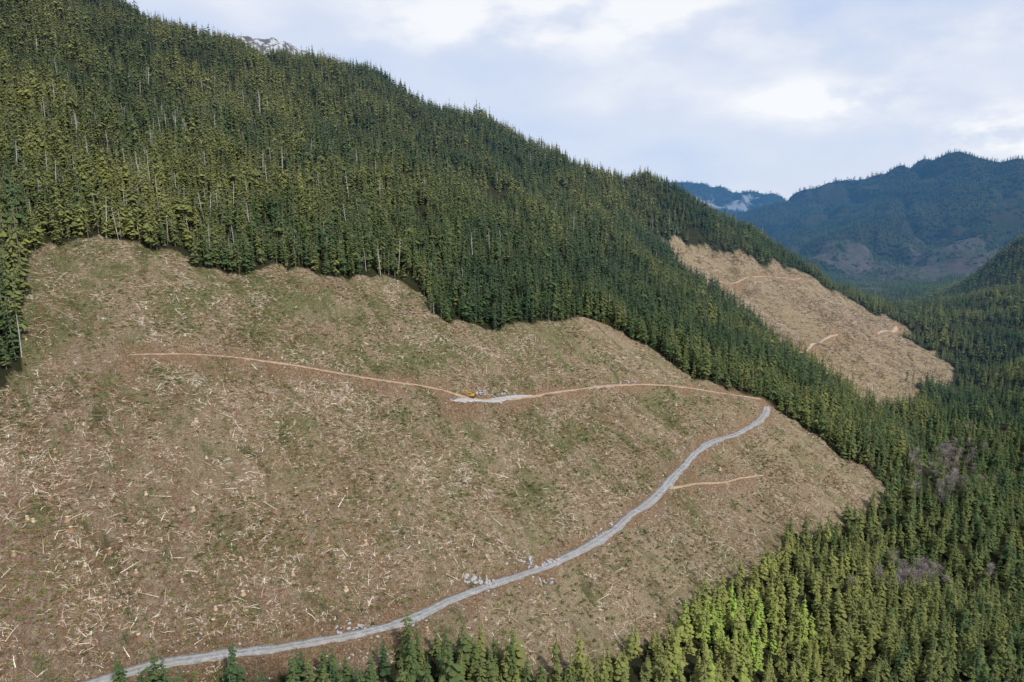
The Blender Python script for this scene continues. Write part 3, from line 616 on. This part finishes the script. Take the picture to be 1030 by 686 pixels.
V=[];Fc=[];bx(V,Fc,(1.46,.8,2.85),(.1,.8,1.)); bx(V,Fc,(.75,1.28,2.85),(1.1,.1,.9)); bev('window',V,Fc,GLS,cab,.01)
def arm(name,P,w,par=e,mat=YEL):
    V=[];Fc=[]; 
    for (a,b) in zip(P[:-1],P[1:]):
        a=Vector(a);b=Vector(b);d_=(b-a).normalized();u=Vector((-d_.z,0,d_.x))*w; o=len(V)
        for c in(a-u,a+u,b+u,b-u):
            for sy in(-.22,.22): V.append((c.x,sy-.35,c.z))
        Fc+=[(o,o+2,o+4,o+6),(o+7,o+5,o+3,o+1),(o,o+1,o+3,o+2),(o+2,o+3,o+5,o+4),(o+4,o+5,o+7,o+6),(o+6,o+7,o+1,o)]
    return link(name,mesh_np(name,V,Fc,(mat,)),par)
arm('boom',[(1.2,0,2.),(3.2,0,4.6),(5.6,0,4.7)],.28); arm('arm',[(5.5,0,4.9),(7.0,0,2.2)],.2)
V=[];Fc=[]; 
for yy_ in(-.85,.15):
    for a,b in((6.8,2.3),(7.4,2.1),(7.5,1.3),(7.,.9),(6.3,1.2)): V.append((a,yy_,b))
Fc=[tuple(range(5)),tuple(range(9,4,-1))]+[(k,5+k,5+(k+1)%5,(k+1)%5) for k in range(5)]; bev('bucket',V,Fc,BLK,e,.03)
# ------------------------------------------------------------ light & sky
el,azs=math.radians(48),math.radians(140)   # azimuth measured from +Y towards +X
sd=Vector((math.cos(el)*math.sin(azs),math.cos(el)*math.cos(azs),math.sin(el)))
sl_=bpy.data.lights.new('sun','SUN'); sl_.energy=4.1; sl_.angle=math.radians(4); sl_.color=(1,.95,.86); so=bpy.data.objects.new('sun',sl_); COL.objects.link(so); so.rotation_euler=sd.to_track_quat('Z','Y').to_euler()
w=bpy.data.worlds.new('World'); scene.world=w; w.use_nodes=True; t=w.node_tree; t.nodes.clear()
def N(ty,**kw):
    x=t.nodes.new(ty)
    for k,v in kw.items():
        if k.startswith('i_'):
            key=k[2:]; key=int(key) if key.isdigit() else key.replace('_',' ')
            if hasattr(v,'is_output'): t.links.new(v,x.inputs[key])
            else: x.inputs[key].default_value=v
        else: setattr(x,k,v)
    return x
def M(op,a,b=0.): return N('ShaderNodeMath',operation=op,i_0=a,i_1=b).outputs[0]
sky=N('ShaderNodeTexSky',sky_type='NISHITA',sun_disc=False,sun_elevation=el,sun_rotation=azs,air_density=1.,dust_density=.4)
bg1=N('ShaderNodeBackground',i_Color=sky.outputs[0],i_Strength=.12)
g=N('ShaderNodeTexCoord').outputs['Generated']
mp=N('ShaderNodeMapping',i_Vector=g); mp.inputs['Scale'].default_value=(1,1,2.2); mp.inputs['Location'].default_value=(2.3,.4,1.1); v=mp.outputs[0]
n1=N('ShaderNodeTexNoise',i_Vector=v,i_Scale=2.3,i_Detail=4.,i_Roughness=.42).outputs['Fac']
n2=N('ShaderNodeTexNoise',i_Vector=v,i_Scale=8.,i_Detail=6.,i_Roughness=.52).outputs['Fac']
puff=0.
for (px_,py_,rx,ry,am) in ((838,103,.075,.024,1.2),(1022,135,.06,.032,1.6),(610,8,.22,.05,.8),(430,25,.12,.03,.4),(950,30,.14,.04,.4)):
    u_,y_,z_=ray(px_,py_); d0=Vector((u_,y_,z_)).normalized()
    sb=N('ShaderNodeVectorMath',operation='SUBTRACT',i_0=g,i_1=tuple(d0)); sx_=N('ShaderNodeSeparateXYZ',i_0=sb.outputs[0])
    q=M('ADD',M('POWER',M('ABSOLUTE',M('DIVIDE',sx_.outputs[0],rx)),2.),M('POWER',M('ABSOLUTE',M('DIVIDE',sx_.outputs[2],ry)),2.))
    q=M('ADD',q,M('POWER',M('ABSOLUTE',M('DIVIDE',sx_.outputs[1],.25)),2.))
    gq=M('MULTIPLY',M('POWER',2.718,M('MULTIPLY',q,-1.)),am)
    puff=gq if isinstance(puff,float) else M('ADD',puff,gq)
n2s=N('ShaderNodeMapRange',i_Value=n2,i_1=.38,i_2=.6,i_3=.25,i_4=1.15).outputs[0]
puff=M('MULTIPLY',puff,n2s)
fac=M('ADD',M('ADD',M('MULTIPLY',n1,.82),M('MULTIPLY',n2,.18)),M('MULTIPLY',puff,.25))
rc=N('ShaderNodeValToRGB',i_Fac=fac); rc.color_ramp.elements[0].position=.36; rc.color_ramp.elements[0].color=(.54,.65,.88,1); rc.color_ramp.elements[1].position=.65; rc.color_ramp.elements[1].color=(.94,.95,.98,1)
m_=rc.color_ramp.elements.new(.50); m_.color=(.68,.745,.89,1)
bg2=N('ShaderNodeBackground',i_Color=rc.outputs[0],i_Strength=1.04)
mx=N('ShaderNodeMixShader',i_0=.92); t.links.new(bg1.outputs[0],mx.inputs[1]); t.links.new(bg2.outputs[0],mx.inputs[2])
ow=N('ShaderNodeOutputWorld'); t.links.new(mx.outputs[0],ow.inputs[0])
scene.view_settings.view_transform='Standard'; scene.view_settings.look='None'; scene.view_settings.exposure=0
